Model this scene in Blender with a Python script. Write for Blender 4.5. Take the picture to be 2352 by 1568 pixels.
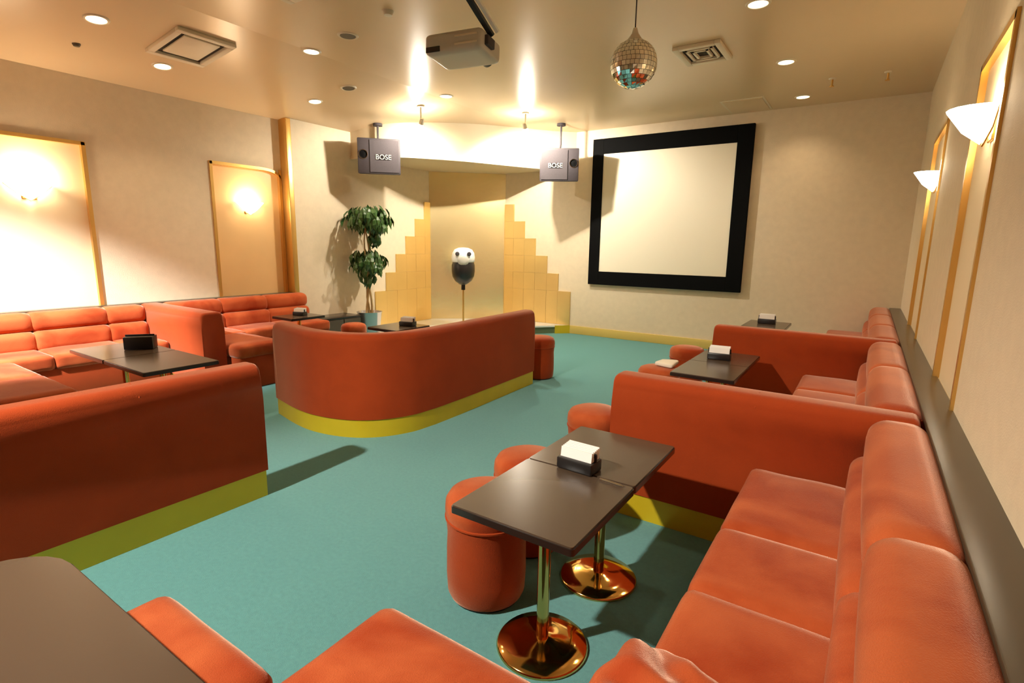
import bpy, bmesh, math, random
from mathutils import Vector, Matrix
random.seed(7)
C = bpy.context.scene.collection
for o in list(bpy.data.objects): bpy.data.objects.remove(o)
PI = math.pi

# ---------------------------------------------------------------- camera
yaw, pitch, roll, F = 0.586046, 0.179808, 0.0153816, 1217.3
fw = Vector((-math.sin(yaw)*math.cos(pitch), math.cos(yaw)*math.cos(pitch), -math.sin(pitch)))
rt = Vector((math.cos(yaw), math.sin(yaw), 0)); up = rt.cross(fw)
r2 = rt*math.cos(roll) + up*math.sin(roll); u2 = up*math.cos(roll) - rt*math.sin(roll)
CAM = Vector((0, 0, 1.35))
cd = bpy.data.cameras.new('camera'); cam = bpy.data.objects.new('camera', cd); C.objects.link(cam)
m = Matrix((( r2.x, u2.x, -fw.x, CAM.x), (r2.y, u2.y, -fw.y, CAM.y), (r2.z, u2.z, -fw.z, CAM.z), (0, 0, 0, 1)))
cam.matrix_world = m
cd.sensor_width = 36; cd.lens = 36*F/2352; cd.clip_start = 0.02
bpy.context.scene.camera = cam
# ---------------------------------------------------------------- world, exposure
w = bpy.data.worlds.new('world'); bpy.context.scene.world = w; w.use_nodes = True
w.node_tree.nodes['Background'].inputs[0].default_value = (0.9, 0.62, 0.36, 1)
w.node_tree.nodes['Background'].inputs[1].default_value = 0.02
vs = bpy.context.scene.view_settings
vs.view_transform = 'Standard'; vs.look = 'None'; vs.gamma = 1; vs.use_curve_mapping = False
vs.exposure = 0.0
WARM = (1.0, 0.76, 0.49); NEUT = (1.0, 0.91, 0.77)
P_DOWN, P_DOWN_NEAR, P_STAGE = 36, 5, 640

# ---------------------------------------------------------------- materials
def mat(name, col, rough=0.6, metal=0.0, noise=0.0, nscale=20, sheen=0, sheen_tint=(1,.6,.4,1), sheen_rough=.4, bump=0, bscale=200, emit=None, estr=0, coat=0, spec=.5, var=None, distortion=0, sharp=False):
    M = bpy.data.materials.new(name); M.use_nodes = True
    nt = M.node_tree; b = nt.nodes['Principled BSDF']
    b.inputs['Base Color'].default_value = (*col, 1); b.inputs['Roughness'].default_value = rough
    b.inputs['Metallic'].default_value = metal; b.inputs['Specular IOR Level'].default_value = spec
    if coat: b.inputs['Coat Weight'].default_value = coat; b.inputs['Coat Roughness'].default_value = .08
    if sheen:
        b.inputs['Sheen Weight'].default_value = sheen; b.inputs['Sheen Tint'].default_value = sheen_tint
        b.inputs['Sheen Roughness'].default_value = sheen_rough
    tc = nt.nodes.new('ShaderNodeTexCoord')
    if noise:
        n = nt.nodes.new('ShaderNodeTexNoise'); n.inputs['Scale'].default_value = nscale; n.inputs['Detail'].default_value = 5
        n.inputs['Distortion'].default_value = distortion
        nt.links.new(tc.outputs['Object'], n.inputs['Vector'])
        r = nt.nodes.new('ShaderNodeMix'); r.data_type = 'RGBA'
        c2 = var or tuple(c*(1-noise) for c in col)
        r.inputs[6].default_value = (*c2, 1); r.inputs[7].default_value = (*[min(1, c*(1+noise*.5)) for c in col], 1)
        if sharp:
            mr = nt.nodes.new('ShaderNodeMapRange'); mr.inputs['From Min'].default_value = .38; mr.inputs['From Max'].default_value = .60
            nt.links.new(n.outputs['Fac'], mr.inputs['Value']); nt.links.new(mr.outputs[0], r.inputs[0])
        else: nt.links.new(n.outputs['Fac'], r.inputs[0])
        nt.links.new(r.outputs[2], b.inputs['Base Color'])
    if bump:
        n = nt.nodes.new('ShaderNodeTexNoise'); n.inputs['Scale'].default_value = bscale; n.inputs['Detail'].default_value = 3
        nt.links.new(tc.outputs['Object'], n.inputs['Vector'])
        bp = nt.nodes.new('ShaderNodeBump'); bp.inputs['Strength'].default_value = bump; bp.inputs['Distance'].default_value = .01
        nt.links.new(n.outputs['Fac'], bp.inputs['Height']); nt.links.new(bp.outputs[0], b.inputs['Normal'])
    if emit:
        b.inputs['Emission Color'].default_value = (*emit, 1); b.inputs['Emission Strength'].default_value = estr
    return M
MT = dict(
    velour = mat('rust velour', (.33, .044, .007), .85, noise=.22, nscale=5, sheen=.8, sheen_tint=(1, .70, .52, 1), sheen_rough=.33, bump=.25, bscale=350, spec=.15, distortion=.6),  # fabric of upright faces, their shade put into a darker, redder base
    velour_lit = mat('rust velour lit tone', (.42, .088, .024), .85, noise=.15, nscale=2.6, var=(.31, .040, .007), sharp=True, sheen=.8, sheen_tint=(1, .70, .52, 1), sheen_rough=.33, bump=.25, bscale=350, spec=.15, distortion=.6),  # same fabric painted lighter, as lit on top; the patches are its nap
    carpet = mat('teal carpet', (.115, .32, .315), .95, noise=.22, nscale=60, bump=.6, bscale=420, sheen=.3, sheen_tint=(.7, 1, 1, 1), spec=.1),
    wall = mat('woven beige wallpaper', (.72, .605, .43), .75, noise=.10, nscale=14, bump=.25, bscale=160, spec=.2),
    ceiling = mat('satin ceiling paint', (.66, .50, .30), .30, noise=.04, nscale=2, spec=.6),
    soffit = mat('cream soffit paint', (.60, .50, .33), .5),
    veneer = mat('pale wood veneer', (.72, .46, .20), .38, noise=.12, nscale=3),
    cream = mat('cream recess board', (.78, .64, .42), .5, noise=.05, nscale=4),
    brass = mat('polished brass', (.80, .50, .16), .10, 1.0),
    brasstrim = mat('satin brass trim', (.72, .44, .13), .32, .85),
    kick = mat('gold skirting', (.70, .52, .02), .35, .25, noise=.12, nscale=6),
    skirt = mat('yellow skirting', (.62, .46, .12), .45, .1),
    gold = mat('gold mirror panel', (.90, .64, .24), .30, .7, noise=.12, nscale=2.5, bump=.1, bscale=14),
    pale = mat('pale champagne panel', (.88, .72, .38), .26, .75, noise=.12, nscale=2.5, bump=.1, bscale=14),
    tabletop = mat('brown laminate', (.072, .047, .030), .24, spec=.6),
    tableedge = mat('dark table edge', (.02, .013, .01), .2),
    ledge = mat('dark ledge laminate', (.07, .05, .028), .30, noise=.15, nscale=5, spec=.6),
    black = mat('black plastic', (.012, .010, .010), .35), matblack = mat('matt black plate', (.015, .012, .012), .9, spec=.1),
    felt = mat('black screen border', (.003, .003, .003), .9, spec=.1),
    screen = mat('projection screen fabric', (.84, .77, .60), .8),
    paper = mat('white paper', (.85, .83, .80), .6),
    grey = mat('speaker cabinet', (.045, .036, .040), .7, noise=.2, nscale=40),
    grille = mat('speaker grille', (.055, .045, .048), .85, noise=.3, nscale=120),
    plate = mat('light name plate', (.62, .60, .48), .5),
    projwhite = mat('off-white plastic', (.52, .50, .43), .4),
    ventp = mat('vent cream', (.70, .62, .46), .5),
    dark = mat('dark recess', (.03, .022, .012), .8),
    mirror = mat('mirror tile', (.90, .92, .90), .04, 1.0),
    chrome = mat('chrome', (.7, .7, .7), .12, 1.0),
    leaf = mat('dark green leaf', (.042, .105, .020), .4, noise=.5, nscale=9),
    bark = mat('pale bark', (.45, .30, .12), .8, noise=.3, nscale=30),
    pot = mat('silver pot', (.6, .58, .6), .25, .8),
    soil = mat('soil', (.04, .025, .015), .9),
    stage = mat('white gloss stage board', (.80, .80, .74), .12, spec=.6),
    stageedge = mat('green stage edge', (.12, .16, .08), .4),
    glass = mat('opal glass lit', (1, .95, .85), .3, emit=(1, .90, .74), estr=10),
    lamp = mat('lamp disc lit', (1, .9, .7), .4, emit=(1, .84, .58), estr=5),
    lamphot = mat('spot lens lit', (1, .95, .85), .3, emit=(1, .93, .82), estr=60),
    lampoff = mat('unlit lamp', (.10, .08, .05), .4),
    whitecap = mat('white dome plastic', (.85, .85, .82), .3),
    towel = mat('white cloth', (.8, .74, .62), .9),
)

# ---------------------------------------------------------------- helpers
def link(name, bm, m, parent=None, smooth=35, loc=None):
    me = bpy.data.meshes.new(name)
    bmesh.ops.recalc_face_normals(bm, faces=bm.faces)
    bm.to_mesh(me); bm.free()
    if smooth:
        for p in me.polygons: p.use_smooth = True
        me.set_sharp_from_angle(angle=math.radians(smooth))
    me.materials.append(MT[m] if isinstance(m, str) else m)
    o = bpy.data.objects.new(name, me); C.objects.link(o)
    if parent: o.parent = parent
    if loc: o.location = loc
    return o
def thing(name, label, cat, loc=(0, 0, 0), rz=0, group=None):
    o = bpy.data.objects.new(name, None); C.objects.link(o); o.empty_display_size = .1
    o.location = loc; o.rotation_euler = (0, 0, rz); o['label'] = label; o['category'] = cat
    if group: o['group'] = group
    return o
def tag(o, label, cat, group=None):
    o['label'] = label; o['category'] = cat
    if group: o['group'] = group
    return o
def struct(name, bm, m, parent=None, smooth=35):
    o = link(name, bm, m, parent, smooth)
    if not parent: o['kind'] = 'structure'
    return o
def box(x0, x1, y0, y1, z0, z1, bev=0, seg=3, bm=None):
    b = bmesh.new()
    vs = [b.verts.new((x, y, z)) for x in (x0, x1) for y in (y0, y1) for z in (z0, z1)]
    for f in ((0,1,3,2),(4,6,7,5),(0,4,5,1),(2,3,7,6),(0,2,6,4),(1,5,7,3)): b.faces.new([vs[i] for i in f])
    if bev: bmesh.ops.bevel(b, geom=b.edges[:], offset=bev, segments=seg, profile=.5, affect='EDGES')
    if bm is None: return b
    me = bpy.data.meshes.new('t'); b.to_mesh(me); bm.from_mesh(me); bpy.data.meshes.remove(me); b.free(); return bm
def xform(bm, M):
    bmesh.ops.transform(bm, matrix=M, verts=bm.verts); return bm
def merge(bm, b, M=None):
    if M is not None: xform(b, M)
    me = bpy.data.meshes.new('t'); b.to_mesh(me); bm.from_mesh(me); bpy.data.meshes.remove(me); b.free(); return bm
def cyl(r, z0, z1, n=32, r1=None, cx=0, cy=0, bev=0):
    return lathe([(0, z0), (r, z0), (r if r1 is None else r1, z1), (0, z1)] if not bev else
                 [(0, z0), (r-bev, z0), (r, z0+bev), (r, z1-bev), (r-bev*.3, z1-bev*.3), (r-bev, z1), (0, z1)], n, cx, cy)
def lathe(prof, n=32, cx=0, cy=0):
    b = bmesh.new(); rings = []
    for r, z in prof:
        if r <= 1e-6: rings.append([b.verts.new((cx, cy, z))])
        else: rings.append([b.verts.new((cx+r*math.cos(2*PI*i/n), cy+r*math.sin(2*PI*i/n), z)) for i in range(n)])
    for A, B in zip(rings, rings[1:]):
        for i in range(n):
            j = (i+1) % n
            if len(A) == 1 and len(B) == 1: continue
            if len(A) == 1: b.faces.new((A[0], B[i], B[j]))
            elif len(B) == 1: b.faces.new((A[i], A[j], B[0]))
            else: b.faces.new((A[i], A[j], B[j], B[i]))
    return b
def tube(pts, r, n=10):
    b = bmesh.new(); rings = []
    pts = [Vector(p) for p in pts]
    for i, p in enumerate(pts):
        d = (pts[min(i+1, len(pts)-1)] - pts[max(i-1, 0)]).normalized()
        a = d.orthogonal().normalized() if i == 0 else (rings[-1][1] - d*rings[-1][1].dot(d)).normalized()
        c = d.cross(a); rr = r[i] if isinstance(r, (list, tuple)) else r
        rings.append(([b.verts.new(p + (a*math.cos(2*PI*k/n) + c*math.sin(2*PI*k/n))*rr) for k in range(n)], a))
    for (A, _), (B, _) in zip(rings, rings[1:]):
        for k in range(n): b.faces.new((A[k], A[(k+1) % n], B[(k+1) % n], B[k]))
    b.faces.new(rings[0][0]); b.faces.new(rings[-1][0][::-1])
    return b
def prism(poly, z0, z1):                        # poly in XY, extruded in z
    b = bmesh.new()
    A = [b.verts.new((x, y, z0)) for x, y in poly]; B = [b.verts.new((x, y, z1)) for x, y in poly]
    b.faces.new(A); b.faces.new(B[::-1]); n = len(poly)
    for i in range(n): b.faces.new((A[i], A[(i+1) % n], B[(i+1) % n], B[i]))
    return b
def cushion(x0, x1, y0, y1, z0, z1, r=.04, puff=.0, n=12, axis=2, wob=0, front=0):
    """rounded box whose faces swell: puff bulges the +axis face; front bulges the side faces"""
    b = bmesh.new(); bmesh.ops.create_cube(b, size=2)
    bmesh.ops.subdivide_edges(b, edges=b.edges[:], cuts=n, use_grid_fill=True)
    c = Vector(((x0+x1)/2, (y0+y1)/2, (z0+z1)/2)); h = Vector(((x1-x0)/2, (y1-y0)/2, (z1-z0)/2))
    r = min(r, h.x*.99, h.y*.99, h.z*.99); s = random.random()*9
    for v in b.verts:
        q = [math.copysign(abs(t)**.6 if abs(t) > 1e-6 else 0, t) for t in v.co]   # crowd vertices to the rim
        p = Vector((q[0]*h.x, q[1]*h.y, q[2]*h.z))
        inner = Vector([max(-(h[i]-r), min(h[i]-r, p[i])) for i in range(3)])
        d = p - inner
        if d.length > 1e-9: p = inner + d.normalized()*r if max(abs(t) for t in v.co) > .999 else p
        for ax in range(3):
            k = puff if ax == axis else front
            if k:
                o1, o2 = [i for i in range(3) if i != ax]
                f = (1-(p[o1]/h[o1])**2)*(1-(p[o2]/h[o2])**2)
                p[ax] += math.copysign(1, p[ax])*k*max(0, f)*(abs(p[ax])/h[ax])
        if wob: p.z += wob*math.sin(p.x*23+s)*math.sin(p.y*19+s*2)
        v.co = c + p
    return b
def sweep(path, prof, closed_ends=True):
    """sweep a profile [(offset, z)] along an XY path; offset is measured to the LEFT of the path"""
    b = bmesh.new(); rings = []; P = [Vector((x, y)) for x, y in path]
    for i, p in enumerate(P):
        d0 = (p-P[i-1]).normalized() if i else (P[1]-p).normalized()
        d1 = (P[i+1]-p).normalized() if i < len(P)-1 else d0
        t = (d0+d1).normalized(); nrm = Vector((-t.y, t.x)); k = 1/max(.3, t.dot(d1))
        rings.append([b.verts.new((p.x+nrm.x*o*k, p.y+nrm.y*o*k, z)) for o, z in prof])
    for A, B in zip(rings, rings[1:]):
        for j in range(len(prof)): b.faces.new((A[j], A[(j+1) % len(prof)], B[(j+1) % len(prof)], B[j]))
    b.faces.new(rings[0]); b.faces.new(rings[-1][::-1])
    return b
def round_prof(w, z0, z1, r, n=5):              # profile from offset 0..w with rounded top corners
    pr = [(0, z0)]
    for k in range(n+1): a = PI - k*PI/2/n; pr.append((r+r*math.cos(a), z1-r+r*math.sin(a)))
    for k in range(n+1): a = PI/2 - k*PI/2/n; pr.append((w-r+r*math.cos(a), z1-r+r*math.sin(a)))
    pr.append((w, z0)); return pr
def smooth_path(pts, n=6):
    out = []; P = [Vector(p) for p in pts]; P = [P[0]*2-P[1]] + P + [P[-1]*2-P[-2]]
    for i in range(1, len(P)-2):
        for k in range(n):
            t = k/n; a, b_, c, d = P[i-1], P[i], P[i+1], P[i+2]
            out.append(tuple(.5*((2*b_)+(c-a)*t+(2*a-5*b_+4*c-d)*t*t+(3*b_-a-3*c+d)*t**3)))
    out.append(tuple(P[-2])); return out
def zc(x): return 3.0 - max(0, -4.3-x)*.118     # ceiling height: the left strip slopes down a little
def light(kind, name, loc, power, col, parent=None, **k):
    L = bpy.data.lights.new(name, kind); L.energy = power; L.color = col
    for a, v in k.items(): setattr(L, a, v)
    o = bpy.data.objects.new(name, L); C.objects.link(o); o.location = loc
    if parent: o.parent = parent
    return o
def aim(o, d): o.rotation_euler = Vector(d).to_track_quat('-Z', 'Y').to_euler()

# ---------------------------------------------------------------- setting
XR, XL, XS, YB, YN = .35, -6.10, -5.97, 7.37, -1.6
struct('floor', box(-6.3, XR+.1, YN-.1, YB+.1, -.06, 0), 'carpet')
b = bmesh.new()
xs = [-6.35, -4.3, XR+.1]
lo = [[b.verts.new((x, y, zc(x))) for x in xs] for y in (YN-.1, YB+.1)]; hi = [[b.verts.new((x, y, 3.15)) for x in xs] for y in (YN-.1, YB+.1)]
for i in (0, 1):
    b.faces.new((lo[0][i], lo[0][i+1], lo[1][i+1], lo[1][i])); b.faces.new((hi[0][i], hi[1][i], hi[1][i+1], hi[0][i+1]))
    for k in (0, 1): b.faces.new((lo[k][i], hi[k][i], hi[k][i+1], lo[k][i+1]))
for i in (0, 2): b.faces.new((lo[0][i], lo[1][i], hi[1][i], hi[0][i]))
struct('ceiling', b, 'ceiling', smooth=3)

def wall_with_recess(axis_x, inner, outer, y0, y1, z1, holes, name, m='wall'):
    """wall slab in the YZ plane with rectangular recesses (y0,y1,z0,z1)"""
    b = bmesh.new()
    def slab(a, c, z0, zt, xi=inner): box(min(xi, outer), max(xi, outer), a, c, z0, zt, bm=b)
    ys = y0
    for (a, c, z0, zt) in sorted(holes):
        slab(ys, a, 0, z1); slab(a, c, 0, z0); slab(a, c, zt, z1); ys = c
    slab(ys, y1, 0, z1)
    return struct(name, b, m, smooth=0)
LP = [(1.20, 2.055, .60, 2.215), (3.17, 4.02, .60, 2.205)]
RP = [(2.72, 3.47, .71, 2.21), (4.85, 5.80, .71, 2.25)]
wall_with_recess('x', XL, XL-.15, YN, 4.06, 2.95, LP, 'wall_left')
wall_with_recess('x', XR, XR+.15, YN, YB+.1, 3.05, RP, 'wall_right')
struct('wall_stage', box(XS-.28, XS, 4.06, YB+.1, 0, 2.95), 'wall', smooth=0)
struct('wall_back', box(XS-.1, XR+.15, YB, YB+.12, 0, 3.1), 'wall', smooth=0)
struct('wall_near', box(-6.3, XR+.15, YN-.12, YN, 0, 3.1), 'wall', smooth=0)
# recess boards (far left veneer, near left cream with lamp glare painted in, right cream) with brass frames
n_t = 1
for (side, hs) in (('l', LP), ('r', RP)):
    for k, (a, c, z0, z1) in enumerate(hs):
        x = XL-.03 if side == 'l' else XR+.015; s = -1 if side == 'l' else 1
        o = struct('trim_%d' % n_t, box(min(x, x+s*.02), max(x, x+s*.02), a, c, z0, z1), 'veneer' if side == 'l' and k else 'cream', smooth=0); n_t += 1
        xi = XL if side == 'l' else XR
        f0, f1 = sorted((xi-s*.012, x))
        t = .028
        link('frame_side', box(f0, f1, a-.004, a+t, z0, z1), 'brasstrim', o, 0)
        link('frame_side', box(f0, f1, c-t, c+.004, z0, z1), 'brasstrim', o, 0)
        if side == 'l' and k == 1:      # the far left board has a rounded upper corner
            arc = [(c-.22+.22*math.sin(q*PI/16), z1-.10+.10*math.cos(q*PI/16)) for q in range(9)]
            bb = bmesh.new(); ring = []
            pts = [(a, z1)] + arc
            for (y, z) in pts: ring.append([bb.verts.new(v) for v in ((f0, y, z-t), (f1, y, z-t), (f1, y, z+.004), (f0, y, z+.004))])
            for A, B in zip(ring, ring[1:]):
                for j in range(4): bb.faces.new((A[j], A[(j+1) % 4], B[(j+1) % 4], B[j]))
            bb.faces.new(ring[0]); bb.faces.new(ring[-1][::-1]); link('frame_top', bb, 'brasstrim', o, 40)
            fill = [(y, z) for y, z in arc] + [(c, z1+.001)]
            bb = bmesh.new(); A = [bb.verts.new((f0+.002, y, z)) for y, z in fill]; B = [bb.verts.new((XL-.001, y, z)) for y, z in fill]
            bb.faces.new(A); bb.faces.new(B[::-1])
            for j in range(len(fill)): bb.faces.new((A[j], A[(j+1) % len(fill)], B[(j+1) % len(fill)], B[j]))
            link('corner_infill', bb, 'wall', o, 0)
        else: link('frame_top', box(f0, f1, a, c, z1-t, z1+.004), 'brasstrim', o, 0)
# brass post where the left wall steps in
struct('trim_%d' % n_t, box(XL-.02, XS+.012, 4.03, 4.10, 0, 2.80, .006), 'brasstrim'); n_t += 1
# skirting
struct('baseboard_back', box(-3.80, XR, YB-.018, YB, 0, .125, .004), 'skirt')
struct('baseboard_stage', box(XS, XS+.018, 4.12, 5.0, 0, .125, .004), 'skirt')

# stage platform, curved, with the soffit above following the same curve
curve = smooth_path([(-5.98, 5.0), (-5.55, 5.05), (-5.22, 5.25), (-4.95, 5.58), (-4.70, 5.95), (-4.48, 6.38), (-4.28, 6.80), (-4.06, 7.12), (-3.80, 7.37)], 5)
poly = curve + [(XS, YB)]
st = struct('trim_%d' % n_t, prism(poly, .10, .125), 'stage', smooth=30); n_t += 1
b = sweep(curve, [(0.012, 0), (0.012, .10), (0.05, .10), (0.05, 0)])
link('stage_riser', b, 'stageedge', st, 60)
b = sweep([(-3.98, 7.20), (-3.80, 7.372)], [(-.014, 0), (-.014, .125), (0.012, .125), (.012, 0)])
link('corner_skirting', b, 'kick', st, 0)
sf = struct('trim_%d' % n_t, prism([(x, y) for x, y in curve] + [(XS, YB)], 2.48, 3.05), 'soffit', smooth=30); n_t += 1
b = sweep([(x, y) for x, y in curve], [(-.015, 2.455), (-.015, 2.50), (.05, 2.50), (.05, 2.455)])
link('soffit_lip', b, 'soffit', sf, 60)

# gold niche: chamfered corner board plus stepped columns on both walls
CH0, CH1 = (XS, 6.53), (-5.06, YB)
t = thing('gold_corner_panelling', 'stepped gold panels climbing the stage corner walls to a tall centre strip', 'panelling', (XS, YB, 0))
def world_part(name, b, m, parent, smooth=35):
    xform(b, Matrix.Translation(-Vector(parent.location)) if parent.rotation_euler.z == 0 else parent.matrix_basis.inverted())
    return link(name, b, m, parent, smooth)
world_part('centre_panel', prism([CH0, CH1, (CH1[0], YB-.001), (XS+.001, YB-.001), (XS+.001, CH0[1])], .126, 2.479), 'pale', t, 20)
d = (Vector(CH1)-Vector(CH0)).normalized(); nn = Vector((d.y, -d.x))
xs_ = [-5.06, -4.88, -4.67, -4.46, -4.24, -4.03, -3.81]
zs_ = [2.0, 1.73, 1.46, 1.19, .92, .65]
for i in range(6):
    z0 = .126
    j = 0
    while z0 < zs_[i]-.02:
        z1 = min(zs_[i], .65 + .27*j if j else .65)
        world_part('gold_panel', box(xs_[i]+.0006, xs_[i+1]-.0006, YB-.022-.0012*((i+j) % 2), YB-.001, z0+.0006, z1-.0006, .0012, 1), 'gold', t, 0)
        z0 = z1; j += 1
ys_ = [6.53, 6.40, 6.19, 5.98, 5.77, 5.56, 5.34]
for i in range(6):
    z0 = .126; j = 0
    while z0 < zs_[i]-.02:
        z1 = min(zs_[i], .65 + .27*j if j else .65)
        world_part('gold_panel', box(XS+.001, XS+.022+.0012*((i+j) % 2), ys_[i+1]+.0006, ys_[i]-.0006, z0+.0006, z1-.0006, .0012, 1), 'gold', t, 0)
        z0 = z1; j += 1

# ---------------------------------------------------------------- ceiling fixtures
def downlight(x, y, label, on=True, power=P_DOWN, r=.062, cone=120):
    z = zc(x); t = thing('downlight', label, 'light', (x, y, z), group='round ceiling downlights')
    tilt = math.atan(.118) if x < -4.3 else 0
    t.rotation_euler = (0, -tilt, 0)
    link('trim_ring', lathe([(r, -.001), (r+.004, -.008), (r+.016, -.008), (r+.022, 0), (r+.022, .002), (r, .002)], 28), 'ventp', t)
    link('lamp_disc', cyl(r, -.006, -.002, 24), 'lamp' if on else 'lampoff', t)
    if on and power: light('SPOT', 'downlight_bulb', (0, 0, -.03), power, WARM, t, spot_size=math.radians(cone), spot_blend=.9, shadow_soft_size=.06)
    return t
for (x, y, lab, pw) in [
    (-4.90, 1.82, 'lit downlight above the left booth, nearest the left edge of the ceiling', P_DOWN*1.3),
    (-5.42, 2.48, 'lit downlight beside the large ceiling vent near the left wall', P_DOWN*1.3),
    (-4.29, 3.20, 'brightest lit downlight, left of the projector', P_DOWN),
    (-5.30, 3.97, 'small lit downlight above the brass post on the left wall', P_DOWN*.8),
    (-4.20, 4.90, 'lit downlight between the two stage spotlights', P_DOWN*.6),
    (-.83, 4.23, 'lit downlight at the top edge of the photo, right of the mirror ball', P_DOWN),
    (-.82, 5.60, 'lit downlight between the square vent and the two sprinklers', P_DOWN),
    (-.81, 6.92, 'lit downlight above the back wall, right of the projection screen', P_DOWN*.6)]:
    downlight(x, y, lab, power=pw)
for (x, y, lab) in [(-3.72, 3.13, 'dark unlit downlight nearer the projector'), (-4.75, 3.98, 'dark unlit downlight above the left hanging speaker')]:
    downlight(x, y, lab, on=False)
for (x, y, p) in [(-.80, 2.85, P_DOWN*.8)]:   # out of frame, the same rows continued
    downlight(x, y, 'lit downlight just above the top edge of the photo, over the nearer right partition', power=p)
# two stronger lamps above the edge of the picture: one over the aisle, one washing the left booth
for (x, y, lab, d, p, sz, col, hard) in [(-2.42, -.85, 'strong ceiling spot outside the photo above the near end of the aisle', (1.0, 2.35, -3.0), 860, 76, NEUT, .05),
                                  (-4.75, -.55, 'strong ceiling spot outside the photo washing the left booth', (-.52, 1.1, -1.4), 2700, 47, (.92, .96, 1), .05)]:
    t = thing('ceiling_spotlight', lab, 'light', (x, y, zc(x)))
    link('trim_ring', lathe([(.07, -.001), (.075, -.012), (.09, -.012), (.095, 0), (.095, .002), (.07, .002)], 28), 'ventp', t)
    link('lamp_disc', cyl(.07, -.006, -.002, 24), 'lamp', t)
    aim(light('SPOT', 'spotlight_bulb', (0, 0, -.04), p, col, t, spot_size=math.radians(sz), spot_blend=.7, shadow_soft_size=hard), d)
tag(link('ceiling_sensor', lathe([(0, -.02), (.02, -.018), (.03, 0), (0, 0)], 16), 'lampoff', None, 40, (-5.43, 1.86, zc(-5.43))), 'small dark round sensor on the ceiling near the left wall', 'sensor')
for (x, y, lab) in [(-.50, 6.35, 'sprinkler head on the ceiling, left one of the pair near the right wall'), (-.05, 6.38, 'sprinkler head on the ceiling, right one of the pair near the right wall')]:
    t = thing('sprinkler', lab, 'sprinkler', (x, y, 3.0))
    link('rose', lathe([(0, -.012), (.03, -.01), (.035, 0), (0, 0)], 18), 'ventp', t)
    link('stem', cyl(.009, -.07, -.01, 10), 'brasstrim', t); link('deflector', cyl(.02, -.078, -.07, 14), 'brasstrim', t)

def vent(name, label, x0, x1, y0, y1, n, z=None):
    zt = z or zc((x0+x1)/2); t = thing(name, label, 'vent', ((x0+x1)/2, (y0+y1)/2, zt))
    if (x0+x1)/2 < -4.3: t.rotation_euler = (0, -math.atan(.118), 0)
    w, h = (x1-x0)/2, (y1-y0)/2; f = .05
    link('backing', box(-w+.01, w-.01, -h+.01, h-.01, -.006, -.001), 'dark', t, 0)
    for s in (-1, 1):
        link('frame', box(*sorted((s*w, s*(w-f))), -h, h, -.03, 0, .005, 2), 'ventp', t)
        link('frame', box(-w+f, w-f, *sorted((s*h, s*(h-f))), -.03, 0, .005, 2), 'ventp', t)
    return t, w-f, h-f
t, w_, h_ = vent('air_conditioner_vent', 'large cream ceiling vent with dark slots near the left wall', -5.17, -4.60, 2.24, 2.70, 1)
link('slot_panel', box(-w_+.06, w_-.03, -h_+.035, h_-.045, -.028, -.012, .006, 2), 'ventp', t)
t, w_, h_ = vent('air_conditioner_vent', 'square cream ceiling vent with slats right of the mirror ball', -1.58, -1.19, 4.74, 5.20, 1)
for k in range(3):
    s = .035+.045*k
    if w_-s < .03: break
    for sx in (-1, 1): link('slat', box(*sorted((sx*(w_-s), sx*(w_-s-.018))), -h_+s, h_-s, -.026, -.006), 'ventp', t, 0)
    for sy in (-1, 1): link('slat', box(-w_+s, w_-s, *sorted((sy*(h_-s), sy*(h_-s-.018))), -.026, -.006), 'ventp', t, 0)
t = thing('ceiling_hatch', 'flat pale access panel in the ceiling above the projection screen', 'hatch', (-1.40, 6.98, 3.0))
link('hatch_door', box(-.21, .21, -.28, .28, -.012, -.001, .003, 1), 'ceiling', t)
link('hatch_frame', box(-.235, .235, -.305, .305, -.006, 0, .002, 1), 'ventp', t)
t, w_, h_ = vent('air_conditioner_vent', 'cream vent cut off by the top edge of the photo above the projector', -3.55, -3.12, 2.05, 2.50, 1)
link('slot_panel', box(-w_+.06, w_-.06, -h_+.06, h_-.06, -.028, -.012, .006, 2), 'ventp', t)

# stage spotlights
def stage_spot(x, y, z, label, target, power):
    t = thing('stage_spotlight', label, 'light', (x, y, zc(x)))
    link('mount_plate', cyl(.045, -.015, 0, 20), 'ventp', t)
    dz = z-zc(x)
    link('stem', cyl(.01, dz+.04, -.012, 10), 'ventp', t)
    dd = (Vector(target)-Vector((x, y, z))).normalized(); R = dd.to_track_quat('-Z', 'Y').to_matrix().to_4x4()
    T = Matrix.Translation((0, 0, dz)) @ R
    link('lamp_housing', xform(lathe([(0, .08), (.02, .08), (.026, .05), (.028, .01), (0, .008)], 24), T), 'ventp', t)
    link('bulb', xform(lathe([(0, -.065), (.02, -.06), (.034, -.04), (.036, -.02), (.03, 0), (.02, .012), (0, .012)], 24), T), 'lamphot', t)
    light('POINT', 'spotlight_glow', Vector((0, 0, dz))+dd*.03, 75, NEUT, t, shadow_soft_size=.045)
    L = light('SPOT', 'spotlight_bulb', Vector((0, 0, dz))+dd*.05, power, NEUT, t, spot_size=math.radians(172), spot_blend=.5, shadow_soft_size=.03)
    aim(L, dd)
    return t
stage_spot(-4.64, 4.95, 2.742, 'bright stage spotlight by the curved soffit, left of the pair', (-5.6, 5.4, 1.0), P_STAGE*.62)
stage_spot(-3.83, 6.00, 2.80, 'bright stage spotlight by the curved soffit, right of the pair', (-4.0, 7.0, 1.2), P_STAGE*1.35)

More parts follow.
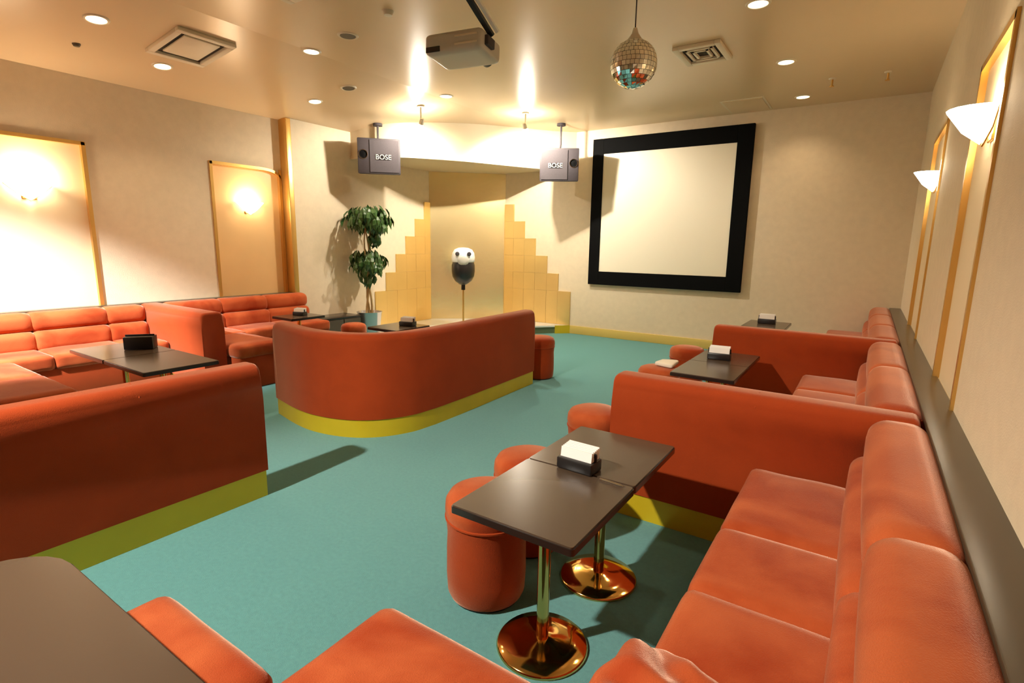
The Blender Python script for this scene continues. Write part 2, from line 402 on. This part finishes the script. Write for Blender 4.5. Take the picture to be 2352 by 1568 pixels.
# ---------------------------------------------------------------- wall sconces
def sconce(x, y, z, s, label, power, wid=.16):
    """s=+1 points to +x (left wall), -1 to -x"""
    t = thing('wall_sconce', label, 'lamp', (x, y, z), 0, 'fan-shaped wall sconces')
    b = bmesh.new(); n = 10
    top = [b.verts.new((s*(.012+.155*math.sin(PI*k/n)), -wid*math.cos(PI*k/n), .03+.012*math.sin(PI*k/n))) for k in range(n+1)]
    mid = [b.verts.new((s*(.012+.095*math.sin(PI*k/n)), -wid*.52*math.cos(PI*k/n), -.045)) for k in range(n+1)]
    tip = b.verts.new((s*.04, 0, -.10))
    for k in range(n):
        b.faces.new((top[k], top[k+1], mid[k+1], mid[k])); b.faces.new((mid[k], mid[k+1], tip))
    bmesh.ops.solidify(b, geom=b.faces[:], thickness=.004)
    link('glass_shade', b, 'glass', t, 40)
    link('back_plate', box(*sorted((0, s*.012)), -.05, .05, -.09, .02, .003, 1), 'brasstrim', t)
    link('rim', tube([(s*.014, -wid-.004, .032), (s*.016, -wid*.53, -.043), (s*.03, 0, -.106), (s*.016, wid*.53, -.043), (s*.014, wid+.004, .032)], .0045, 6), 'brasstrim', t)
    light('POINT', 'sconce_bulb', (s*.09, 0, .075), power, (1, .80, .54), t, shadow_soft_size=.05)
    return t
sconce(XL-.03, 1.62, 1.77, 1, 'lit fan-shaped sconce in the bright recess at the left edge', 22)
sconce(XL-.03, 3.60, 1.755, 1, 'lit fan-shaped sconce in the tan recess left of the plant', 9)
sconce(XR+.015, 3.00, 1.89, -1, 'lit fan-shaped sconce on the right wall, nearer one', 6)
sconce(XR+.015, 5.05, 1.88, -1, 'lit fan-shaped sconce on the right wall, farther one', 5)

# ---------------------------------------------------------------- upholstered booths
HP = .725
def partition(label, path, w, z1=HP, kick=.13, name='booth_partition', kick_m='kick', r=.05, inset=.008, seams=()):
    """low upholstered wall along an XY path, its body to the left of the path"""
    t = thing(name, label, 'partition', (path[0][0], path[0][1], 0))
    M = Matrix.Translation((-path[0][0], -path[0][1], 0))
    b = sweep(path, round_prof(w, kick, z1, r)); xform(b, M)
    es = [e for e in b.edges if len(e.link_faces) == 2 and e.calc_face_angle(0) > 1.2]
    bmesh.ops.recalc_face_normals(b, faces=b.faces)
    es = [e for e in b.edges if len(e.link_faces) == 2 and e.calc_face_angle(0) > 1.2 and min(v.co.z for v in e.verts) > kick+.001]
    try: bmesh.ops.bevel(b, geom=es, offset=.022, segments=3, profile=.5, affect='EDGES')
    except Exception: pass
    link('upholstered_panel', b, 'velour', t, 50)
    pin = [Vector(p) for p in path]
    pr = [(inset, 0), (inset, kick), (w-inset, kick), (w-inset, 0)]
    d0 = (pin[1]-pin[0]).normalized(); d1 = (pin[-1]-pin[-2]).normalized()
    pin[0] = pin[0]+d0*inset; pin[-1] = pin[-1]-d1*inset
    b = sweep([tuple(p) for p in pin], pr); xform(b, M); link('kickplate', b, kick_m, t, 50)
    for (s, wd) in seams:     # stitched seam bands across the top
        p, q = Vector(path[0]), Vector(path[-1]); d = (q-p).normalized(); nn = Vector((-d.y, d.x)); c = p+d*s
        pts = [(c+nn*o) for o in (0, .016, w*.5, w-.016, w)]
        zz = [z1-.05, z1-.02, z1+.0015, z1-.02, z1-.05]
        b = tube([(v.x, v.y, z) for v, z in zip(pts, zz)], .0035, 6); xform(b, M); link('seam_piping', b, 'velour', t, 60)
    return t

partition('low rust partition across the right side behind the near brown table', [(-1.0, 2.415), (XR-.12, 2.415)], .17, seams=((.66, 0),))
partition('low dark red partition across the right side, farther one below the screen wall', [(-1.01, 4.52), (XR-.12, 4.52)], .17)
partition('long dark red partition with gold base at the left edge, ending by the aisle', [(-2.56, -.6), (-2.56, 1.51)], .16, seams=((1.55, 0),), kick=.145)
cpath = [(-2.64, 4.38), (-2.62, 3.8), (-2.60, 3.2), (-2.60, 2.90)] + smooth_path([(-2.60, 2.90), (-2.63, 2.66), (-2.75, 2.44), (-2.94, 2.31), (-3.2, 2.255), (-3.46, 2.275), (-3.80, 2.35)], 6)[1:]
cpath = cpath[::-1]
partition('curved rust sofa back with gold base in the middle of the room', cpath, .15, name='curved_partition', z1=.735)
partition('pink-lit low partition across the left side between the two left booths', [(XL+.12, 2.30), (-4.78, 2.30)], .20, kick=.10)

def banquette(label, wall_x, s, y0, y1, lens_seat, lens_back, depth=.67, name='banquette_sofa', seat_z=.42, back_top=HP, endcap=False, wob=.002):
    """bench along a wall at wall_x, facing s (+1: towards +x). Parts: base, seat cushions, lower rolls, upper rolls"""
    t = thing(name, label, 'sofa', (wall_x, (y0+y1)/2, 0))
    X = lambda a: s*a
    yo = (y0+y1)/2
    def B(a0, a1): return sorted((X(a0), X(a1)))
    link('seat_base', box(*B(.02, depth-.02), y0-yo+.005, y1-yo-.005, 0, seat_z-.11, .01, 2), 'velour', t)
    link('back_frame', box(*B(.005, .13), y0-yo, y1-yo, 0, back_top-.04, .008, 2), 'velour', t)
    y = y1
    for L in lens_seat:
        ya = max(y0, y-L)
        link('seat_cushion', cushion(*B(.27, depth), ya-yo-.006, y-yo+.006, seat_z-.125, seat_z, .036, .010, 10, wob=wob), 'velour_lit', t, 80)
        y = ya
        if y <= y0+.02: break
    y = y1
    for L in lens_back:
        ya = max(y0, y-L)
        bmv = cushion(*B(.17, .325), ya-yo-.022, y-yo+.022, seat_z-.04, seat_z+.15, .06, .008, 12, axis=0); link('lower_backrest', bmv, 'velour_lit', t, 80)
        bmv = cushion(*B(.09, .285), ya-yo-.03, y-yo+.03, seat_z+.13, back_top, .07, .008, 12, axis=0); link('upper_backrest', bmv, 'velour_lit', t, 80)
        y = ya
        if y <= y0+.02: break
    return t
banquette('rust velour wall sofa in the near right booth beside the brown table', XR, -1, -.5, 2.405, [.60, .40, .41, .42, .5, .6], [1.0, .85, 1.1], depth=.68)
banquette('rust velour wall sofa in the second right booth between the two partitions', XR, -1, 2.60, 4.51, [.5, .5, .5, .5], [.95, .96], depth=.68)
banquette('rust velour wall sofa in the farthest right booth under the back wall', XR, -1, 4.70, 7.30, [.52]*5, [.87]*3, depth=.68)
banquette('pink-lit velour wall sofa with two rolls in the left booth', XL, 1, -.6, 2.29, [.31, .54, .55, .55, .6, .6], [.31, .54, .8, .8, .8], depth=.72)
banquette('dark rust wall sofa with two rolls left of the plant', XL, 1, 2.51, 4.10, [.53, .53, .53], [.53, .53, .53], depth=.72)

def bench(label, x0, x1, y0, y1, z=.42, n=1, axis='x', name='bench_seat', back=False):
    t = thing(name, label, 'bench', ((x0+x1)/2, (y0+y1)/2, 0)); w, h = (x1-x0)/2, (y1-y0)/2
    link('bench_base', box(-w+.02, w-.02, -h+.02, h-.02, 0, z-.11, .02, 3), 'velour', t)
    for k in range(n):
        if axis == 'x': a0, a1, c0, c1 = -w+2*w*k/n, -w+2*w*(k+1)/n, -h, h
        else: a0, a1, c0, c1 = -w, w, -h+2*h*k/n, -h+2*h*(k+1)/n
        link('seat_cushion', cushion(a0+.001, a1-.001, c0+.001, c1-.001, z-.13, z, .045, .01, 10, wob=.002), 'velour_lit', t, 80)
    return t
bench('tan-lit bench seat behind the long left partition, by the left edge', -5.36, -4.05, .55, 1.19, n=2)
bench('rust bench seat running out from the wall behind the pink-lit partition', -5.36, -4.62, 2.52, 2.98)
bench('rust bench seat end under the brown rounded table in the lower left corner', -1.50, -.98, .24, .575)
bench('rust bench seat corner at the bottom edge left of the brass table', -.975, -.46, .24, .885)
bench('curved booth inner seat along the straight sofa back in the middle', -3.20, -2.77, 2.85, 4.30, n=3, axis='y')

# wall ledge behind the right-hand sofas
t = thing('wall_ledge', 'dark brown glossy ledge running behind the right-hand sofas', 'ledge', (XR, 3.0, 0))
link('ledge_top', box(-.105, .01, -4.4, 4.36, .69, .715, .004, 2), 'ledge', t)
link('ledge_support', box(-.004, 0, -4.4, 4.36, .0, .69), 'ledge', t)
t = thing('wall_ledge', 'dark thin ledge on the left wall above the pink-lit sofa', 'ledge', (XL, 2.0, 0))
link('ledge_top', box(-.01, .09, -3.0, 2.08, .70, .722, .004, 2), 'ledge', t)

# crumpled gathered seat corner on the near right sofa
def crumple():
    b = bmesh.new(); bmesh.ops.create_icosphere(b, subdivisions=5, radius=1)
    for v in b.verts:
        p = v.co.copy(); a = math.atan2(p.y, p.x)
        rr = math.hypot(p.x, p.y); k = 1 + rr*(.035*math.sin(a*9+p.z*5) + .06*math.sin(a*4-p.z*3+1)) + .03*math.sin(p.x*5+p.y*9+p.z*4)
        q = Vector((p.x*.15*k, p.y*.20*k, max(p.z, -.82)*.085*k))
        if p.z > 0: q.z += .014*math.sin(p.x*7+p.y*5+2*math.sin(p.y*3))*p.z
        v.co = q
    return b
o = link('gathered_cushion', crumple(), 'velour_lit', None, 80, (-.215, .80, .505)); o.rotation_euler = (0, 0, .25)
tag(o, 'crumpled rust cushion with gathered folds at the bottom edge, lying on the near right sofa', 'cushion')

# ---------------------------------------------------------------- stools
def stool(x, y, label, r=.155, h=.43):
    t = thing('round_stool', label, 'stool', (x, y, 0), random.random()*3, 'round velour stools')
    link('stool_body', lathe([(0, .012), (r-.012, .012), (r-.004, .03), (r, .10), (r-.001, .2), (r-.004, .27), (r-.001, .30), (r+.001, h-.10), (0, h-.10)], 40), 'velour', t, 60)
    link('seat_pad', lathe([(0, h-.10), (r, h-.10), (r+.005, h-.07), (r+.002, h-.035), (r-.012, h-.012), (r-.04, h), (0, h+.006)], 40), 'velour_lit', t, 70)
    link('piping', lathe([(r-.002, h-.106), (r+.006, h-.103), (r+.006, h-.097), (r-.002, h-.094)], 40), 'velour', t, 60)
    link('foot_ring', cyl(r-.02, 0, .014, 32), 'black', t)
    return t
stool(-1.12, 1.53, 'round rust velour stool in full view at the left side of the near brown table')
stool(-1.17, 1.92, 'round rust velour stool half hidden behind the near brown table')
stool(-1.22, 2.72, 'round rust velour stool behind the left end of the nearer right partition')
stool(-1.28, 4.02, 'round stool with a white cloth, left of the second right table')
stool(-1.34, 5.02, 'round rust stool beyond the left end of the farther right partition')
stool(-2.74, 4.64, 'round dark rust stool at the right end of the curved sofa back')
stool(-4.90, 4.05, 'small round red stool seen over the curved sofa back, right of the far left table', r=.14)
t = tag(link('folded_cloth', cushion(-.07, .07, -.09, .09, 0, .03, .012, .006, 6, wob=.004), 'towel', None, 60, (-1.24, 4.08, .4385)), 'small white cloth on the round stool left of the second right table', 'cloth')

# ---------------------------------------------------------------- tables
def rrect(w, h, r, n=6):
    pts = []
    for cx, cy, a0 in ((w-r, h-r, 0), (-w+r, h-r, PI/2), (-w+r, -h+r, PI), (w-r, -h+r, 1.5*PI)):
        for k in range(n+1): a = a0+k*PI/2/n; pts.append((cx+r*math.cos(a), cy+r*math.sin(a)))
    return pts
def ped_table(label, x, y, w, h, z=.55, r=.012, base_r=.155, dx=0, dy=0, name='pedestal_table', group=None, poles=((0, 0),), base_m='brass'):
    t = thing(name, label, 'table', (x, y, 0), 0, group)
    link('tabletop', prism(rrect(w/2-.004, h/2-.004, max(r-.004, .004)), z-.006, z), 'tabletop', t, 30)
    link('edge_band', prism(rrect(w/2, h/2, r), z-.026, z-.005), 'tableedge', t, 30)
    for (px, py) in poles:
        link('pole', cyl(.021, .02, z-.03, 28, cx=px, cy=py), base_m, t)
        link('top_bracket', cyl(.07, z-.040, z-.031, 20, cx=px, cy=py), 'black', t)
        link('base_disc', lathe([(0, 0), (base_r, 0), (base_r+.002, .006), (base_r-.004, .014), (base_r*.6, .021), (base_r*.3, .027), (.035, .032), (.0, .034)], 48, px, py), base_m, t, 60)
    return t
ped_table('near brown table on a brass pedestal, front half of the pair beside the stool', -.79, 1.405, .43, .455)
ped_table('near brown table on a brass pedestal, rear half of the pair behind the paper holder', -.79, 1.862, .43, .455)
ped_table('brown table in the second right booth, half nearer the camera', -.81, 3.63, .40, .468)
ped_table('brown table in the second right booth, half holding the paper holder', -.81, 4.10, .40, .47)
ped_table('brown table in the far right booth behind the farther partition', -.85, 6.10, .42, .9)
ped_table('brown table in the left booth, left half of the pair with the pale reflection', -4.50, 1.60, .60, .46)
ped_table('brown table in the left booth, right half of the pair holding the black box', -3.898, 1.60, .60, .46)
ped_table('brown table inside the curved booth under the black holder', -3.78, 3.68, .40, .46)
ped_table('dark brown table in front of the far left sofa', -5.16, 3.52, .36, .42)
t = ped_table('brown rounded-corner table in the lower left corner of the photo', -1.15, .06, 1.20, .68, r=.17, poles=((-.3, -.05), (.3, -.05)))

# paper holders
def holder(label, x, y, z, rz=0, s=1.0, paper=True):
    t = thing('paper_holder', label, 'holder', (x, y, z), rz, 'black table holders')
    link('tray', box(-.075*s, .075*s, -.045*s, .045*s, 0, (.045 if paper else .075)*s, .006, 2), 'black', t)
    link('divider', box(-.075*s, .075*s, -.004, .004, .04*s, (.075 if paper else .085)*s, .002, 1), 'black', t)
    if paper:
        b = bmesh.new(); n = 6
        for k in range(n): box(-.066*s, .066*s, (-.035+.011*k)*s, (-.028+.011*k)*s, .03*s, (.078+.003*k)*s, bm=b)
        xform(b, Matrix.Rotation(-.15, 4, 'X'))
        link('paper_slips', b, 'paper', t, 0)
    return t
holder('black holder with white slips on the near brown table', -.80, 1.66, .551, -.05, .95)
holder('black holder with white slips on the second right table', -.84, 4.02, .551, .1, 1.05)
holder('black holder whose white slips just show above the farther right partition', -.86, 6.32, .551, 0, 1.15)
holder('black box on the brown table of the left booth', -4.45, 1.70, .551, .9, 1.25, False)
holder('black holder with a white slip inside the curved booth', -3.72, 3.74, .551, .2, 1.0)
holder('black holder with a pinkish top on the far left table beside the sofa end', -5.18, 3.55, .551, .3, .9)
o = tag(link('pen', tube([(-.035, 0, .005), (.045, 0, .005), (.055, 0, .005)], [.0045, .0045, .001], 8), 'chrome', None, 40, (-.66, 1.61, .551)), 'thin silver pen lying beside the holder on the near brown table', 'pen')
o.rotation_euler = (0, 0, -.1)

# ---------------------------------------------------------------- projection screen
t = thing('projection_screen', 'projection screen with wide black border on the back wall', 'screen', (-2.43, YB, 0))
X0, X1, Z0, Z1 = -3.50+2.43, -1.345+2.43, .79, 2.86; x0, x1, z0, z1 = -3.335+2.43, -1.535+2.43, .985, 2.65
link('screen_surface', box(x0-.01, x1+.01, -.045, -.035, z0-.01, z1+.01), 'screen', t, 0)
for args in ((X0, x0, Z0, Z1), (x1, X1, Z0, Z1), (x0, x1, Z0, z0), (x0, x1, z1, Z1)):
    link('border', box(args[0], args[1], -.058, -.001, args[2], args[3], .003, 1), 'felt', t)

# ---------------------------------------------------------------- speakers
def text_mesh(s, size, m, parent, M):
    cu = bpy.data.curves.new('lettering', 'FONT'); cu.body = s; cu.size = size; cu.extrude = .0015; cu.align_x = 'CENTER'; cu.align_y = 'CENTER'
    tmp = bpy.data.objects.new('tmp', cu); C.objects.link(tmp)
    dg = bpy.context.evaluated_depsgraph_get(); me = bpy.data.meshes.new_from_object(tmp.evaluated_get(dg))
    bpy.data.objects.remove(tmp); me.transform(M); me.materials.append(MT[m])
    o = bpy.data.objects.new('lettering', me); C.objects.link(o); o.parent = parent; return o
def speaker(cx, cy, cz, mount_x, mount_y, rz, w, h, d, port, label):
    zt = zc(mount_x)
    t = thing('hanging_speaker', label, 'speaker', (mount_x, mount_y, zt))
    off = Vector((cx-mount_x, cy-mount_y, cz-zt))
    R = Matrix.Translation(off) @ Matrix.Rotation(rz, 4, 'Z') @ Matrix.Rotation(.10, 4, 'X')
    link('cabinet', xform(box(-w/2, w/2, -d/2, d/2, -h/2, h/2, .012, 2), R), 'grey', t)
    link('grille', xform(box(-w/2+.02 + (w*.24 if port < 0 else 0), w/2-.02 - (w*.24 if port > 0 else 0), -d/2-.008, -d/2+.002, -h/2+.02, h/2-.02, .004, 1), R), 'grille', t)
    px = port*(w/2-w*.13)
    link('bass_port', xform(xform(lathe([(0, .004), (.03, .002), (.035, 0), (.045, 0), (.05, .006), (.05, .01)], 24), Matrix.Rotation(PI/2, 4, 'X')), R @ Matrix.Translation((px, -d/2-.0, .02))), 'felt', t)
    link('port_ring', xform(xform(lathe([(.05, -.004), (.058, -.004), (.058, .002), (.05, .002)], 24), Matrix.Rotation(PI/2, 4, 'X')), R @ Matrix.Translation((px, -d/2-.004, .02))), 'chrome', t)
    pl = link('name_plate', xform(box(-.085, .085, -.004, 0, -.034, .034, .002, 1), R @ Matrix.Translation((-port*w*.10, -d/2-.008, -.01))), 'matblack', t)
    text_mesh('BOSE', .085, 'plate', pl, R @ Matrix.Translation((-port*w*.10, -d/2-.0135, -.01)) @ Matrix.Rotation(PI/2, 4, 'X'))
    link('ceiling_plate', cyl(.06, -.03, 0, 20), 'grey', t)
    link('hanging_rod', tube([(0, 0, -.01), (0, 0, off.z*.5), (off.x, off.y, off.z+h/2-.01)], .013, 10), 'grey', t)
    return t
speaker(-5.42, 5.00, 2.445, -5.47, 5.03, .80, .53, .43, .26, -1, 'dark hanging speaker left of the stage')
speaker(-3.73, 6.74, 2.45, -3.73, 6.76, .48, .53, .43, .26, 1, 'dark hanging speaker between stage and screen')

# ---------------------------------------------------------------- projector
t = thing('ceiling_projector', 'off-white projector hanging from the ceiling on a bent arm', 'projector', (-2.42, 3.0, 3.0))
R = Matrix.Translation((0, 0, -.37)) @ Matrix.Rotation(.18, 4, 'Z') @ Matrix.Rotation(-.06, 4, 'X')
link('body', xform(cushion(-.21, .21, -.15, .15, -.065, .065, .03, .006, 8), R), 'projwhite', t, 60)
link('lens_ring', xform(xform(lathe([(.0, .0), (.038, 0), (.046, .01), (.046, .04), (0, .04)], 24), Matrix.Rotation(-PI/2, 4, 'X')), R @ Matrix.Translation((.08, .17, 0))), 'black', t)
link('front_grille', xform(box(-.195, -.09, -.154, -.145, -.055, -.02, .003, 1), R), 'black', t)
link('top_control_panel', xform(box(-.15, -.02, -.10, .06, .068, .074, .002, 1), R), 'grey', t)
for s in (-1, 1): link('vent_slats', xform(box(.02, .18, -.155, -.148, -.006+s*.024, .004+s*.024), R), 'ventp', t, 0)
link('connector_block', xform(box(.17, .235, -.10, .0, -.03, .03, .004, 1), R), 'grey', t)
link('arm', tube([(.24, .0, -.33), (.20, -.10, -.22), (.13, -.30, -.01)], [.02, .022, .022], 4), 'black', t, 20)
link('arm_cover', tube([(.275, .01, -.31), (.235, -.09, -.20), (.165, -.29, -.005)], [.014, .016, .016], 4), 'whitecap', t, 20)
link('ceiling_plate', box(.06, .24, -.38, -.22, -.012, 0, .003, 1), 'ventp', t)
tag(link('ceiling_sensor', lathe([(0, -.03), (.03, -.028), (.045, 0), (0, 0)], 16), 'ventp', None, 40, (-3.10, 2.98, 3.0)), 'small pale round detector on the ceiling left of the projector', 'sensor')

# ---------------------------------------------------------------- mirror ball
t = thing('mirror_ball', 'mirrored disco ball hanging from the ceiling on a cord', 'mirror ball', (-1.30, 3.22, 2.42))
RB = .137
link('core', lathe([(0, -RB+.004)] + [((RB-.004)*math.cos(a*PI/16-PI/2), (RB-.004)*math.sin(a*PI/16-PI/2)) for a in range(1, 16)] + [(0, RB-.004)], 32), 'grey', t, 60)
b = bmesh.new(); rows = 17
for i in range(rows):
    a0 = -PI/2+PI*(i+.04)/rows; a1 = -PI/2+PI*(i+.96)/rows; am = (a0+a1)/2
    n = max(4, int(2*rows*math.cos(am)))
    for k in range(n):
        p0 = 2*PI*(k+.04)/n; p1 = 2*PI*(k+.96)/n; jit = random.uniform(-.003, .003)
        q = [b.verts.new(((RB+j2)*math.cos(a)*math.cos(p), (RB+j2)*math.cos(a)*math.sin(p), (RB+j2)*math.sin(a))) for (a, p, j2) in ((a0, p0, 0), (a0, p1, jit*.3), (a1, p1, 0), (a1, p0, jit*.2))]
        b.faces.new(q)
o = link('mirror_tiles', b, 'mirror', t, 0); o['kind'] = 'stuff'
link('cap', lathe([(0, RB+.06), (.012, RB+.06), (.02, RB+.03), (.045, RB-.005), (.05, RB-.016), (0, RB-.016)], 24), 'chrome', t)
link('cord', cyl(.004, RB+.05, 3.0-2.42-.03, 8), 'grey', t)
link('motor', cyl(.05, 3.0-2.42-.07, 3.0-2.42, 24), 'ventp', t)

# ---------------------------------------------------------------- stage unit on a stand
t = thing('stage_stand', 'slim stand on the stage carrying a black pod with a white dome', 'stand', (-4.98, 6.17, .125))
link('stand_base', lathe([(0, 0), (.14, 0), (.14, .01), (.03, .03), (0, .03)], 32), 'black', t)
link('pole', cyl(.013, .02, .63, 14), 'brasstrim', t)
link('clamp', cyl(.03, .56, .65, 16), 'black', t)
hd = link('pod_body', lathe([(0, .63), (.05, .64), (.12, .69), (.16, .76), (.172, .84), (.17, .93), (.155, .97), (0, .97)], 32), 'black', t, 60)
link('white_dome', lathe([(.155, .965), (.170, .98), (.172, 1.04), (.162, 1.10), (.13, 1.15), (.07, 1.175), (0, 1.18)], 32), 'whitecap', t, 60)
vx = Vector((4.98, -6.17, 0)).normalized(); sx = Vector((-vx.y, vx.x, 0))
for s in (-1, 1):
    c = vx*.150+sx*.085*s
    link('round_knob', xform(lathe([(0, .03), (.02, .028), (.03, .015), (.03, 0), (0, 0)], 18), Matrix.Translation((c.x, c.y, 1.09)) @ vx.to_track_quat('Z', 'Y').to_matrix().to_4x4()), 'grey', t)
b = lathe([(0, .03), (.04, .03), (.075, .015), (.085, 0), (0, 0)], 24)
link('front_badge', xform(b, Matrix.Translation((vx*.150).to_tuple()[:2]+(1.00,)) @ vx.to_track_quat('Z', 'Y').to_matrix().to_4x4()), 'projwhite', t)

t = thing('low_cabinet', 'low dark brown cabinet against the wall left of the potted tree', 'cabinet', (-5.78, 4.48, 0))
link('carcass', box(-.165, .165, -.28, .28, .03, .38, .004, 1), 'tabletop', t)
link('cabinet_top', box(-.17, .185, -.29, .29, .38, .40, .004, 2), 'tableedge', t)
link('plinth', box(-.15, .14, -.26, .26, 0, .03), 'black', t)
for q in (-1, 1):
    dr = link('door', box(.165, .18, *sorted((q*.005, q*.275)), .045, .365, .003, 1), 'tabletop', t)
    link('handle', box(.18, .19, *sorted((q*.03, q*.04)), .17, .26, .002, 1), 'brass', dr)
# ---------------------------------------------------------------- plant
t = thing('potted_tree', 'potted two-tiered leafy tree in a silver pot beside the stage', 'plant', (-5.66, 4.96, 0))
link('pot', lathe([(0, 0), (.11, 0), (.14, .20), (.165, .40), (.175, .42), (.16, .42), (.15, .38), (0, .38)], 32), 'pot', t, 50)
link('soil', cyl(.151, .36, .385, 24), 'soil', t)
for (dx, dy, ph) in ((.02, 0, 0), (-.02, .02, 2), (0, -.02, 4)):
    pts = [(dx+.025*math.sin(k*.8+ph), dy+.025*math.cos(k*.8+ph), .37+k*.125) for k in range(11)]
    link('trunk', tube(pts, [.016-.0008*k for k in range(11)], 8), 'bark', t, 60)
def leaf_mesh(L, w):
    me = bpy.data.meshes.new('leaf')
    v = [(0, 0, 0), (L*.3, w*.42, -.006), (L*.6, w*.5, -.02), (L, 0, -.06*L/.12), (L*.6, -w*.5, -.02), (L*.3, -w*.42, -.006), (L*.3, 0, .008), (L*.65, 0, -.008)]
    f = [(0, 1, 6), (1, 2, 7, 6), (2, 3, 7), (3, 4, 7), (4, 5, 6, 7), (5, 0, 6)]
    me.from_pydata(v, [], f); me.materials.append(MT['leaf']); return me
LM = [leaf_mesh(.13, .065), leaf_mesh(.11, .055), leaf_mesh(.15, .07)]
vr = Vector((rt.x, rt.y, 0))
def tier(c, rx, rz_, n, droop):
    for k in range(n):
        a = random.random()*2*PI; e = random.uniform(-.9, 1); rr = random.uniform(.45, 1)
        p = Vector((math.cos(a)*math.sqrt(1-e*e)*rx*rr, math.sin(a)*math.sqrt(1-e*e)*rx*rr, e*rz_*rr)) + c
        o = bpy.data.objects.new('leaf', random.choice(LM)); C.objects.link(o); o.parent = t; o.location = p
        o.rotation_euler = (random.uniform(-.5, .5), droop+random.uniform(-.35, .5), a+random.uniform(-.6, .6))
tier(Vector((.04, .0, 1.70)), .30, .18, 235, .9)
tier(Vector((.08, .05, 1.46)), .12, .15, 26, 1.3)
tier(Vector((-.01, .02, 1.14)), .25, .15, 130, .9)
tier(Vector((-.04, .02, .96)), .12, .13, 30, 1.3)
